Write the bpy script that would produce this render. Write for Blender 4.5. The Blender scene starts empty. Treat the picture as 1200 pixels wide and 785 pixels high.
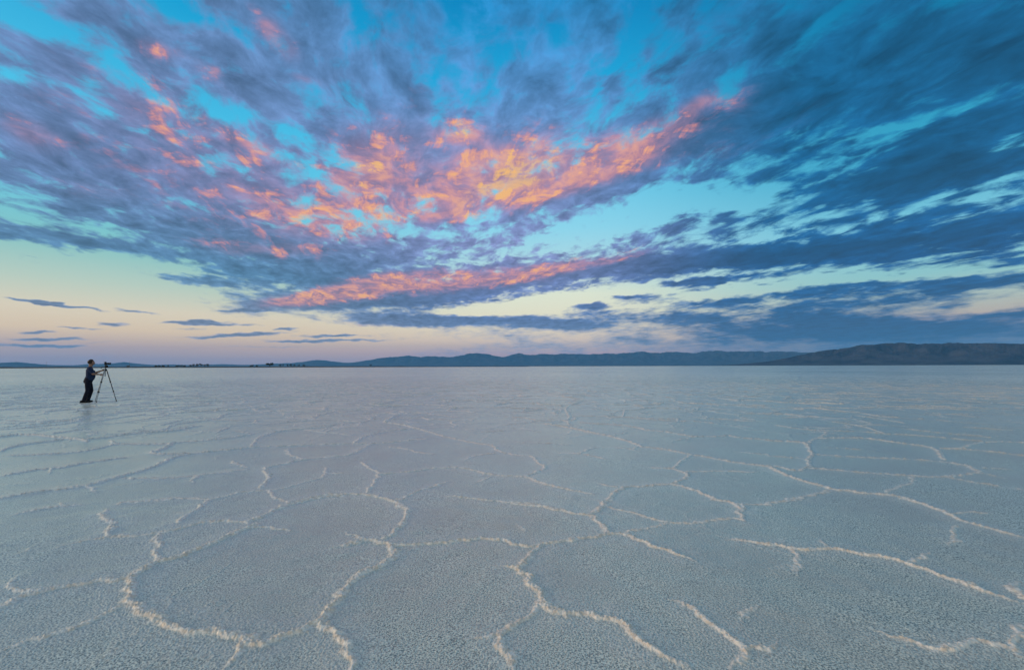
import bpy, bmesh, math, random
import numpy as np
from mathutils import Vector, Matrix, Euler

random.seed(7)
scene = bpy.context.scene
COL = scene.collection

# ------------------------------------------------------------------ camera
W, H, F = 1200.0, 785.0, 533.0           # measuring frame of the photograph
CAM_H = 1.42
PITCH = math.atan((429.2 - H / 2) / F)
ROLL = math.radians(-0.17)
Rcam = (Matrix.Rotation(math.radians(90) + PITCH, 3, 'X') @ Matrix.Rotation(ROLL, 3, 'Z'))
cam_data = bpy.data.cameras.new('camera')
cam = bpy.data.objects.new('camera', cam_data)
COL.objects.link(cam)
cam.matrix_world = Matrix.Translation((0, 0, CAM_H)) @ Rcam.to_4x4()
cam_data.sensor_width = 36.0
cam_data.lens = 36.0 * F / W
cam_data.clip_start = 0.05
cam_data.clip_end = 200000.0
scene.camera = cam


def ray(px, py):
    """world direction of a point measured in the photograph"""
    v = Rcam @ Vector((px - W / 2, -(py - H / 2), -F))
    return v.normalized()


def ground(px, py):
    d = ray(px, py)
    t = CAM_H / max(-d.z, 1e-5)
    return (d.x * t, d.y * t)


def srgb(r, g, b):
    def f(c):
        c /= 255.0
        return c / 12.92 if c <= 0.04045 else ((c + 0.055) / 1.055) ** 2.4
    return (f(r), f(g), f(b), 1.0)


# ------------------------------------------------------------------ scene settings
scene.view_settings.view_transform = 'Standard'
scene.view_settings.look = 'None'
scene.view_settings.gamma = 1.0
scene.view_settings.exposure = 0.0
scene.view_settings.use_curve_mapping = False
scene.render.engine = 'CYCLES'
scene.cycles.use_denoising = True
scene.cycles.max_bounces = 5
scene.cycles.volume_bounces = 1

HAZE = 1.9e-5
SUN_AZ = math.radians(-98)      # clockwise from the view direction (+Y)
SUN_EL = math.radians(11)

# ------------------------------------------------------------------ sky
world = bpy.data.worlds.new('World')
scene.world = world
world.use_nodes = True
nt = world.node_tree
nt.nodes.clear()


class NB:
    """small helper that writes node chains"""
    def __init__(s, tree):
        s.t = tree

    def n(s, kind, **kw):
        nd = s.t.nodes.new(kind)
        for k, v in kw.items():
            setattr(nd, k, v)
        return nd

    def put(s, sock, v):
        if hasattr(v, 'links') or isinstance(v, bpy.types.NodeSocket):
            s.t.links.new(v, sock)
        else:
            sock.default_value = v

    def math(s, op, a, b=0.0, c=0.0, clamp=False):
        nd = s.n('ShaderNodeMath', operation=op, use_clamp=clamp)
        s.put(nd.inputs[0], a); s.put(nd.inputs[1], b); s.put(nd.inputs[2], c)
        return nd.outputs[0]

    def vmath(s, op, a, b=(0, 0, 0), scale=None):
        nd = s.n('ShaderNodeVectorMath', operation=op)
        s.put(nd.inputs[0], a); s.put(nd.inputs[1], b)
        if scale is not None:
            s.put(nd.inputs['Scale'], scale)
        return nd.outputs['Value'] if op in ('LENGTH', 'DOT_PRODUCT') else nd.outputs[0]

    def maprange(s, v, a, b, c, d, interp='SMOOTHSTEP'):
        nd = s.n('ShaderNodeMapRange', interpolation_type=interp, clamp=(interp == 'LINEAR'))
        s.put(nd.inputs[0], v)
        for i, x in enumerate((a, b, c, d)):
            s.put(nd.inputs[i + 1], x)
        return nd.outputs[0]

    def mix(s, f, a, b, mode='MIX'):
        nd = s.n('ShaderNodeMix', data_type='RGBA', blend_type=mode)
        s.put(nd.inputs[0], f); s.put(nd.inputs[6], a); s.put(nd.inputs[7], b)
        return nd.outputs[2]

    def noise(s, vec, scale, detail=6.0, rough=0.55, dist=0.0, dims='3D', lac=2.0):
        nd = s.n('ShaderNodeTexNoise', noise_dimensions=dims)
        s.put(nd.inputs['Vector'], vec)
        nd.inputs['Scale'].default_value = scale
        nd.inputs['Detail'].default_value = detail
        nd.inputs['Roughness'].default_value = rough
        nd.inputs['Lacunarity'].default_value = lac
        nd.inputs['Distortion'].default_value = dist
        return nd

    def ramp(s, f, stops, interp='LINEAR'):
        nd = s.n('ShaderNodeValToRGB')
        cr = nd.color_ramp
        cr.interpolation = interp
        while len(cr.elements) < len(stops):
            cr.elements.new(0.5)
        for e, (p, c) in zip(cr.elements, stops):
            e.position = p
            e.color = c
        s.put(nd.inputs[0], f)
        return nd.outputs[0]


def stereo(px, py):
    d = ray(px, py)
    return Vector((d.x / (1 + d.y), d.z / (1 + d.y)))



# ------------------------------------------------------------------ numpy noise
def _hash(ix, iy, seed):
    h = (ix.astype(np.int64) * 374761393 + iy.astype(np.int64) * 668265263 + seed * 1442695041) & 0xffffffff
    h = ((h ^ (h >> 13)) * 1274126177) & 0xffffffff
    h = ((h ^ (h >> 16)) * 2246822519) & 0xffffffff
    return ((h ^ (h >> 15)) & 0xffffff).astype(np.float64) / 0xffffff


def vnoise(x, y, seed=0):
    """gradient-like smooth noise, about -1..1"""
    ix, iy = np.floor(x), np.floor(y)
    fx, fy = x - ix, y - iy
    u = fx * fx * fx * (fx * (fx * 6 - 15) + 10)
    v = fy * fy * fy * (fy * (fy * 6 - 15) + 10)
    out = 0
    for ox in (0, 1):
        for oy in (0, 1):
            a = _hash(ix + ox, iy + oy, seed) * (2 * math.pi)
            g = np.cos(a) * (fx - ox) + np.sin(a) * (fy - oy)
            out = out + g * (u if ox else 1 - u) * (v if oy else 1 - v)
    return out * 1.5


def fbm(x, y, octaves=4, seed=0, rough=0.5):
    s, a, t = 0, 1.0, 0
    for k in range(octaves):
        s = s + a * vnoise(x * 2.03 ** k + 17.3 * k, y * 2.03 ** k - 9.1 * k, seed + k)
        t += a
        a *= rough
    return s / t


def sstep(a, b, x):
    t = np.clip((x - a) / (b - a), 0, 1)
    return t * t * (3 - 2 * t)


def blobs(X, Z, lst, start=0.0):
    """sum of soft ellipses: centre, half axes, tilt (as measured in the photograph), weight"""
    acc = np.full(X.shape, float(start))
    for (cx, cy, rx, ry, ang, w) in lst:
        a = math.radians(ang)
        c = stereo(cx, cy)
        e1 = stereo(cx + rx * 0.5 * math.cos(a), cy + rx * 0.5 * math.sin(a)) - stereo(cx - rx * 0.5 * math.cos(a), cy - rx * 0.5 * math.sin(a))
        e2 = stereo(cx - ry * 0.5 * math.sin(a), cy + ry * 0.5 * math.cos(a)) - stereo(cx + ry * 0.5 * math.sin(a), cy - ry * 0.5 * math.cos(a))
        t = math.atan2(e1.y, e1.x)
        px, pz = X - c.x, Z - c.y
        u = (px * math.cos(t) + pz * math.sin(t)) / max(e1.length, 1e-4)
        v = (-px * math.sin(t) + pz * math.cos(t)) / max(e2.length, 1e-4)
        acc += w * sstep(1.0, 0.0, np.sqrt(u * u + v * v))
    return acc


def grid_mesh(name, P, rows, cols, wrap, attrs, mat, smooth=True):
    """one mesh from a (rows x cols) grid of points, with float attributes"""
    me = bpy.data.meshes.new(name)
    i = np.arange(rows - 1)[:, None]
    j = np.arange(cols if wrap else cols - 1)[None, :]
    jn = (j + 1) % cols
    q = np.stack([i * cols + j, i * cols + jn, (i + 1) * cols + jn, (i + 1) * cols + j], -1).reshape(-1, 4)
    me.vertices.add(rows * cols)
    me.vertices.foreach_set('co', P.astype(np.float32).reshape(-1))
    me.loops.add(q.size)
    me.loops.foreach_set('vertex_index', q.astype(np.int32).reshape(-1))
    me.polygons.add(len(q))
    me.polygons.foreach_set('loop_start', (np.arange(len(q)) * 4).astype(np.int32))
    if smooth:
        me.polygons.foreach_set('use_smooth', np.ones(len(q), dtype=bool))
    for k, v in attrs.items():
        at = me.attributes.new(k, 'FLOAT', 'POINT')
        at.data.foreach_set('value', v.astype(np.float32).reshape(-1))
    me.materials.append(mat)
    me.update(calc_edges=True)
    ob = bpy.data.objects.new(name, me)
    COL.objects.link(ob)
    return ob


def new_mat(name):
    m = bpy.data.materials.new(name)
    m.use_nodes = True
    m.node_tree.nodes.clear()
    return m, NB(m.node_tree)


# ------------------------------------------------------------------ sky dome material
sky_mat, B = new_mat('sky')
nt = sky_mat.node_tree
geo = B.n('ShaderNodeNewGeometry')
dirv = B.vmath('NORMALIZE', geo.outputs['Position'])
sp = B.n('ShaderNodeSeparateXYZ'); nt.links.new(dirv, sp.inputs[0])
dx, dy, dz = sp.outputs
den = B.math('ADD', B.math('MAXIMUM', dy, -0.9), 1.0)
cmb = B.n('ShaderNodeCombineXYZ')
B.put(cmb.inputs[0], B.math('DIVIDE', dx, den)); B.put(cmb.inputs[1], B.math('DIVIDE', dz, den))
S = cmb.outputs[0]
# the plane of the cloud deck
zc = B.math('ADD', B.math('MAXIMUM', dz, 0.0), 0.07)
cp = B.n('ShaderNodeCombineXYZ')
B.put(cp.inputs[0], B.math('DIVIDE', dx, zc)); B.put(cp.inputs[1], B.math('DIVIDE', dy, zc))
mp = B.n('ShaderNodeMapping', vector_type='POINT')
mp.inputs['Rotation'].default_value = (0, 0, math.radians(-14))
nt.links.new(cp.outputs[0], mp.inputs[0])
P = B.vmath('MULTIPLY', mp.outputs[0], (1.0, 0.62, 1.0))


def wobble(vec, scale, amount, detail=3.0):
    nd = B.noise(vec, scale, detail, 0.55)
    off = B.vmath('SUBTRACT', nd.outputs['Color'], (0.5, 0.5, 0.5))
    return B.vmath('ADD', vec, B.vmath('SCALE', off, scale=amount))


def attr(name):
    return B.n('ShaderNodeAttribute', attribute_name=name).outputs['Fac']


Pw = wobble(P, 2.2, 0.22)
# clear sky: colour by height above the horizon, on the left / straight ahead / on the right
def elpos(e):                       # colour ramp position of an elevation in degrees
    return math.sqrt(max(e, 0) / 90.0)
elv = B.math('SQRT', B.math('MULTIPLY', B.math('ARCSINE', B.math('MAXIMUM', dz, 0.0)), 2 / math.pi))
left = B.ramp(elv, [(elpos(0), srgb(150, 150, 168)), (elpos(0.9), srgb(186, 164, 170)), (elpos(2.0), srgb(230, 190, 164)),
                    (elpos(3.6), srgb(250, 218, 172)), (elpos(5.5), srgb(240, 224, 190)), (elpos(8), srgb(196, 216, 196)),
                    (elpos(11.5), srgb(138, 203, 200)), (elpos(16), srgb(108, 205, 228)), (elpos(24), srgb(74, 196, 236)),
                    (elpos(34), srgb(14, 162, 215)), (elpos(60), srgb(0, 95, 160)), (1.0, srgb(0, 70, 130))])
mid = B.ramp(elv, [(elpos(0), srgb(125, 140, 168)), (elpos(1.6), srgb(205, 172, 174)), (elpos(3.2), srgb(246, 216, 184)),
                   (elpos(5.5), srgb(250, 238, 202)), (elpos(9), srgb(236, 242, 216)), (elpos(12), srgb(190, 226, 230)),
                   (elpos(17), srgb(146, 220, 242)), (elpos(24), srgb(96, 205, 240)), (elpos(32), srgb(30, 172, 225)),
                   (elpos(40), srgb(0, 135, 195)), (elpos(60), srgb(0, 95, 160)), (1.0, srgb(0, 70, 130))])
right = B.ramp(elv, [(elpos(0), srgb(60, 110, 145)), (elpos(2.5), srgb(140, 145, 155)), (elpos(4.2), srgb(205, 180, 160)),
                     (elpos(6), srgb(190, 200, 185)), (elpos(8.5), srgb(150, 205, 205)), (elpos(13), srgb(128, 206, 226)),
                     (elpos(20), srgb(55, 170, 205)), (elpos(28), srgb(5, 130, 175)), (elpos(38), srgb(0, 95, 145)),
                     (elpos(60), srgb(0, 75, 130)), (1.0, srgb(0, 65, 125))])
fl = B.maprange(dx, -0.55, 0.0, 0.0, 1.0)
fr = B.maprange(dx, 0.12, 0.66, 0.0, 1.0)
clear = B.mix(fr, B.mix(fl, left, mid), right)

# where cloud is (+) and where it opens (-)
BASE = 0.45
COVER = [
    # openings
    (40, 350, 330, 88, 0, -3.2), (300, 400, 330, 42, 0, -2.6), (60, 265, 190, 20, 6, -1.1),
    (650, 352, 220, 16, -8, -2.4), (880, 338, 190, 12, -8, -2.2), (1060, 324, 200, 8, -4, -1.8), (560, 362, 130, 9, -4, -1.6),
    (700, 352, 90, 14, -4, -0.6),
    (770, 248, 190, 30, -14, -1.9), (900, 235, 130, 16, -8, -1.2), (1060, 150, 120, 12, -16, -1.6), (640, 285, 110, 16, -8, -1.0),
    (960, 185, 120, 10, -14, -0.8),
    (1150, 362, 140, 12, -8, -2.0), (1060, 368, 60, 7, -6, -0.9), (520, 310, 120, 9, -8, -0.9), (590, 300, 60, 9, -14, -0.7),
    (150, 80, 190, 26, 32, -0.9), (290, 135, 190, 26, 28, -1.0), (30, 25, 90, 32, 30, -1.2), (350, 190, 80, 24, 35, -0.9),
    (620, 90, 260, 120, 0, 0.45), (560, 20, 160, 40, 10, 0.3), (480, 60, 90, 40, 50, -0.3), (520, 115, 150, 26, 20, -0.3), (260, 25, 90, 22, 25, -0.7), (770, 60, 200, 60, -10, -0.4),
    (215, 205, 120, 10, 30, -0.5), (20, 90, 120, 10, 30, -0.7), (420, 20, 50, 30, 10, -0.5), (1000, 25, 150, 40, 0, -0.45),
    (450, 386, 160, 6, -3, -0.8), (500, 402, 260, 8, -1, -0.9), (330, 262, 120, 8, 10, -0.4), (1130, 232, 150, 8, -4, -0.5), (860, 365, 60, 5, -2, -0.5),
    # banks
    (260, 130, 520, 230, 10, 0.75), (950, 110, 480, 170, -8, 0.75), (560, 190, 260, 110, 0, 0.5),
    (1180, 60, 300, 120, 0, 0.5), (490, 330, 330, 60, -4, 1.0),
    (120, 200, 330, 95, 14, 0.9), (330, 300, 280, 55, 12, 1.4), (420, 350, 190, 14, -3, 2.6), (600, 330, 220, 15, -9, 1.9),
    (60, 280, 180, 13, 8, 2.0), (210, 325, 110, 8, 6, 1.6),
    (820, 306, 260, 22, -4, 2.4), (1080, 280, 300, 38, -5, 2.0), (1050, 215, 260, 30, -6, 2.0), (1120, 180, 180, 40, -14, 1.4), (900, 205, 170, 12, -4, 0.8),
    (720, 205, 200, 40, -22, 1.5), (600, 215, 120, 50, -10, 0.9), (450, 200, 130, 70, 0, 0.6), (860, 140, 180, 40, -20, 0.8), (960, 80, 240, 60, -14, 0.5),
    (500, 374, 140, 12, -1, 3.6), (640, 378, 120, 12, 2, 2.2), (905, 332, 60, 5, -8, 1.8), (1090, 335, 260, 14, -3, 1.8),
    (690, 357, 40, 6, 0, 2.6), (740, 345, 50, 5, -4, 2.0), (810, 331, 60, 5, -2, 2.4), (770, 350, 60, 8, 4, 1.4),
    (990, 385, 350, 34, -1, 2.4), (1200, 385, 200, 14, 0, 1.0), (640, 402, 240, 14, 0, 0.6), (790, 372, 130, 12, -3, 1.2), (850, 352, 150, 9, -5, 1.0), (1000, 355, 150, 12, -4, 1.2),
    (340, 55, 80, 40, 55, 0.5), (470, 90, 120, 40, 20, 0.4), (200, 60, 130, 20, 30, 0.4),
    # thin flat bars low on the left
    (60, 357, 130, 4.5, 6, 4.6), (123, 379, 46, 6, 4, 4.6), (212, 378, 62, 4.5, 0, 4.9), (25, 388, 50, 4, 0, 4.2), (50, 396, 95, 4, -1, 4.6),
    (60, 404, 60, 4.5, 0, 4.6), (280, 392, 100, 4.8, -2, 5.1), (330, 400, 100, 4.5, 0, 4.8), (265, 363, 50, 2.5, 0, 2.7), (320, 386, 28, 3, 0, 4.2),
    (390, 392, 60, 3, 0, 3.0), (215, 409, 40, 2.5, 0, 2.2), (60, 381, 34, 3, 3, 3.1), (410, 408, 60, 2.5, 0, 1.8), (150, 364, 60, 3, 8, 3.4), (100, 384, 70, 3, 3, 3.0), (20, 404, 90, 3, 0, 3.4), (240, 381, 60, 3, 0, 3.2), (350, 394, 90, 3, -1, 3.2), (300, 407, 110, 2.6, 0, 2.8), (120, 400, 60, 2.6, 0, 2.6), (410, 398, 80, 3, 0, 3.0), (240, 396, 70, 3, -1, 3.2), (10, 352, 70, 4, 5, 3.0), (215, 386, 34, 3, 0, 3.3)]
# where the low sun's afterglow reaches the cloud
LIT = [
    (600, 205, 170, 58, -20, 1.0), (520, 200, 300, 110, -8, 0.5), (470, 250, 220, 50, -4, 0.3), (430, 195, 95, 70, 0, 0.62), (545, 157, 60, 20, 0, 0.6), (740, 165, 210, 36, -26, 0.42), (680, 215, 160, 30, -20, 0.45), (610, 216, 80, 18, -26, 0.5),
    (700, 190, 150, 34, -24, 0.5), (800, 132, 150, 26, -26, 0.36), (735, 195, 110, 30, -20, 0.35),
    (330, 40, 26, 60, -22, 0.85), (195, 58, 40, 16, 20, 0.55), (25, 150, 80, 26, 28, 0.55), (350, 95, 30, 14, 30, 0.5), (250, 82, 36, 14, 30, 0.4),
    (430, 337, 230, 20, -8, 1.2), (330, 352, 80, 10, 0, 0.5), (600, 322, 240, 16, -10, 1.05), (740, 300, 100, 8, -12, 0.3), (390, 262, 150, 34, 14, 0.42),
    (250, 200, 360, 140, 25, 0.5), (180, 100, 240, 80, 25, 0.2), (480, 120, 200, 90, 20, 0.2), (850, 160, 200, 60, -20, 0.2), (300, 170, 60, 14, 30, 0.4), (80, 225, 120, 24, 10, 0.3), (620, 330, 80, 8, -8, 0.2), (300, 290, 150, 14, 2, 0.35),
    (730, 355, 60, 14, 0, 0.35), (420, 382, 120, 9, 0, 0.45), (750, 78, 60, 14, -35, 0.3), (850, 110, 90, 14, -10, 0.25), (500, 255, 160, 18, -4, 0.25)]
GLOW = [(600, 218, 110, 20, -26, 1.0), (420, 200, 60, 24, -20, 0.5), (620, 195, 110, 40, -20, 0.45), (545, 155, 30, 12, -10, 0.4), (330, 40, 20, 40, -22, 0.2)]
SHADE = [(1100, 290, 360, 40, -4, 0.7), (1120, 200, 240, 46, -10, 0.7), (1150, 340, 240, 30, -3, 0.4), (620, 350, 220, 9, -8, 0.6), (450, 357, 160, 7, -2, 0.6), (840, 310, 220, 14, -5, 0.6),
         (100, 275, 200, 20, 8, 0.2), (1180, 40, 260, 120, 0, 0.5), (20, 240, 200, 60, 10, 0.25)]

cov = attr('cloud_cover')
n1 = B.noise(Pw, 3.6, 9.0, 0.62).outputs['Fac']
n2 = B.noise(Pw, 15.0, 7.0, 0.65).outputs['Fac']
streak = B.vmath('MULTIPLY', wobble(S, 9.0, 0.03, 2.0), (1, 3.2, 1))
n3 = B.noise(streak, 16.0, 9.0, 0.62).outputs['Fac']
c1 = B.math('MULTIPLY', B.math('SUBTRACT', n1, 0.5), B.maprange(dz, 0.02, 0.16, 1.8, 3.6))
c2 = B.math('MULTIPLY', B.math('SUBTRACT', n2, 0.5), B.maprange(dz, 0.03, 0.2, 0.5, 2.2))
c3 = B.math('MULTIPLY', B.math('SUBTRACT', n3, 0.5), B.maprange(dz, 0.06, 0.3, 5.6, 1.5))
nm = B.noise(B.vmath('ADD', Pw, (3.1, 7.7, 0.0)), 8.5, 5.0, 0.55, dist=0.25).outputs['Fac']
c4 = B.math('MULTIPLY', B.math('SUBTRACT', nm, 0.5), B.maprange(dz, 0.06, 0.25, 0.6, 5.4))
cover = B.math('ADD', B.math('ADD', cov, c4), B.math('ADD', B.math('ADD', c1, c2), c3))
alpha = B.maprange(cover, -0.35, B.maprange(dz, 0.03, 0.16, 2.3, 1.15), 0.0, 0.97)
thick = B.maprange(cover, 0.3, 2.6, 0.0, 1.0)

elc = elv
ccl = B.ramp(elc, [(0, srgb(140, 142, 166)), (elpos(4), srgb(128, 138, 166)), (elpos(10), srgb(80, 124, 160)), (elpos(18), srgb(98, 120, 164)), (elpos(40), srgb(88, 122, 166)), (1, srgb(20, 70, 115))])
ccm = B.ramp(elc, [(0, srgb(120, 138, 170)), (elpos(3), srgb(112, 138, 175)), (elpos(7), srgb(80, 110, 164)), (elpos(15), srgb(122, 130, 178)), (elpos(28), srgb(96, 134, 185)), (elpos(40), srgb(40, 125, 180)), (1, srgb(20, 70, 115))])
ccr = B.ramp(elc, [(0, srgb(34, 92, 136)), (elpos(5), srgb(14, 84, 134)), (elpos(10), srgb(6, 80, 138)), (elpos(18), srgb(12, 86, 134)), (elpos(38), srgb(16, 92, 134)), (1, srgb(10, 60, 105))])
cfr = B.maprange(dx, 0.05, 0.52, 0.0, 1.0)
ccol = B.mix(cfr, B.mix(fl, ccl, ccm), ccr)
tex = B.noise(Pw, 9.0, 9.0, 0.62, dist=0.3).outputs['Fac']
shade = attr('cloud_shade')
tone = B.math('MULTIPLY', B.maprange(tex, 0.3, 0.7, 1.45, 0.66, 'LINEAR'), B.maprange(shade, 0, 1, 1.0, 0.66, 'LINEAR'))
tone = B.math('MULTIPLY', tone, B.maprange(thick, 0, 1, 1.28, 0.84, 'LINEAR'))
ccol = B.vmath('SCALE', ccol, scale=tone)

lit = attr('cloud_lit')
glow = attr('cloud_glow')
Plit = B.vmath('MULTIPLY', wobble(Pw, 9.0, 0.07), (1.2, 0.62, 1.0))
ln = B.noise(Plit, 6.5, 9.0, 0.68, dist=0.5).outputs['Fac']
ln2 = B.noise(streak, 26.0, 7.0, 0.6).outputs['Fac']
lnn = B.math('ADD', B.math('MULTIPLY', ln, 0.6), B.math('MULTIPLY', ln2, 0.4))
lf = B.math('ADD', B.math('MULTIPLY', B.math('MINIMUM', lit, 1.0), 0.80), B.math('MULTIPLY', B.math('SUBTRACT', lnn, 0.525), 7.5))
lamt = B.math('MULTIPLY', B.maprange(lf, -0.15, 1.35, 0.0, 1.0), B.maprange(lit, 0.02, 0.6, 0.0, 0.95))
lamt = B.math('MAXIMUM', lamt, B.math('MULTIPLY', B.maprange(lit, 0.10, 1.15, 0.0, 0.82), B.maprange(tex, 0.35, 0.62, 1.0, 0.5)))
pink = B.ramp(B.math('ADD', lamt, B.math('MULTIPLY', B.math('MULTIPLY', glow, lamt), 0.5), clamp=True),
              [(0.0, srgb(140, 128, 170)), (0.3, srgb(186, 134, 162)), (0.6, srgb(232, 146, 142)), (0.9, srgb(250, 172, 128)), (1.0, srgb(255, 190, 110))])
ccol2 = B.mix(lamt, ccol, pink)
gold = B.math('MULTIPLY', B.maprange(lf, 1.0, 2.3, 0.0, 0.9), B.maprange(glow, 0.3, 1.2, 0.0, 1.0))
ccol2 = B.mix(gold, ccol2, srgb(255, 205, 60))
skyc = B.mix(alpha, clear, ccol2)
# pale sky fill added out of view, overhead and behind, to light the ground
fill_noise = B.noise(dirv, 3.0, 7.0, 0.6).outputs['Fac']
fill_amt = B.math('MULTIPLY', B.math('MAXIMUM', B.maprange(dy, 0.30, -0.35, 0.0, 1.0), B.maprange(dz, 0.74, 0.95, 0.0, 1.0)), B.maprange(fill_noise, 0.25, 0.6, 0.6, 1.0))
skyc = B.mix(fill_amt, skyc, srgb(186, 196, 202))

# below the horizon: the colour of the plain going on
below = B.maprange(dz, -0.02, 0.0, 1.0, 0.0)
skyc = B.mix(below, skyc, srgb(120, 135, 155))

em = B.n('ShaderNodeEmission'); nt.links.new(skyc, em.inputs[0]); em.inputs[1].default_value = 0.97
tr = B.n('ShaderNodeBsdfTransparent')
ad = B.n('ShaderNodeAddShader'); nt.links.new(em.outputs[0], ad.inputs[0]); nt.links.new(tr.outputs[0], ad.inputs[1])
mo = B.n('ShaderNodeOutputMaterial'); nt.links.new(ad.outputs[0], mo.inputs[0])
sky_mat.cycles.emission_sampling = 'NONE'

# the dome: fine where the photograph looks, coarse elsewhere
az_f = np.arange(-54, 54.01, 0.22)
az_c = np.arange(57, 303.1, 3.0)
AZ = np.radians(np.concatenate([az_f, az_c]))
EL = np.radians(np.concatenate([np.arange(-4, -0.5, 1.0), np.arange(-0.4, 12, 0.075), np.arange(12, 45, 0.25), np.arange(45, 90, 2.5), [90.0]]))
e2, a2 = np.meshgrid(EL, AZ, indexing='ij')
D = np.stack([np.sin(a2) * np.cos(e2), np.cos(a2) * np.cos(e2), np.sin(e2)], -1)
Xs = D[..., 0] / (1 + np.maximum(D[..., 1], -0.9)); Zs = D[..., 2] / (1 + np.maximum(D[..., 1], -0.9))
wx = 0.030 * fbm(Xs * 6, Zs * 6, 3, 11) + 0.007 * fbm(Xs * 34, Zs * 34, 3, 12)
wz = 0.012 * fbm(Xs * 6, Zs * 9, 3, 21) + 0.0045 * fbm(Xs * 34, Zs * 60, 3, 22)
wf = 0.0026 * fbm(Xs * 70, Zs * 160, 3, 23)
kz = sstep(0.02, 0.2, Zs)
X1, Z1 = Xs + wx, Zs + wz * (0.25 + 0.75 * kz) + wf
sky = grid_mesh('sky', D * 120000.0, len(EL), len(AZ), True,
                {'cloud_cover': blobs(X1, Z1, COVER, BASE), 'cloud_lit': blobs(X1, Z1, LIT),
                 'cloud_glow': blobs(X1, Z1, GLOW), 'cloud_shade': blobs(X1, Z1, SHADE)}, sky_mat)
sky['kind'] = 'structure'

# air glow above the dome: the physical twilight sky
W_ = NB(world.node_tree)
nis = W_.n('ShaderNodeTexSky', sky_type='NISHITA', sun_disc=False)
nis.sun_elevation = SUN_EL
nis.sun_rotation = SUN_AZ
bg2 = W_.n('ShaderNodeBackground'); bg2.inputs[1].default_value = 0.004
world.node_tree.links.new(nis.outputs[0], bg2.inputs[0])
wo = W_.n('ShaderNodeOutputWorld'); world.node_tree.links.new(bg2.outputs[0], wo.inputs[0])

# the last of the sun, spread wide through the cloud low in the west
sun_data = bpy.data.lights.new('sun', 'SUN')
sun_data.energy = 2.2
sun_data.angle = math.radians(14)
sun_data.color = (1.0, 0.68, 0.42)
sun = bpy.data.objects.new('sun', sun_data)
COL.objects.link(sun)
sd = Vector((math.sin(SUN_AZ) * math.cos(SUN_EL), math.cos(SUN_AZ) * math.cos(SUN_EL), math.sin(SUN_EL)))
sun.rotation_euler = sd.to_track_quat('Z', 'Y').to_euler()
sun.location = sd * 50

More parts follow.
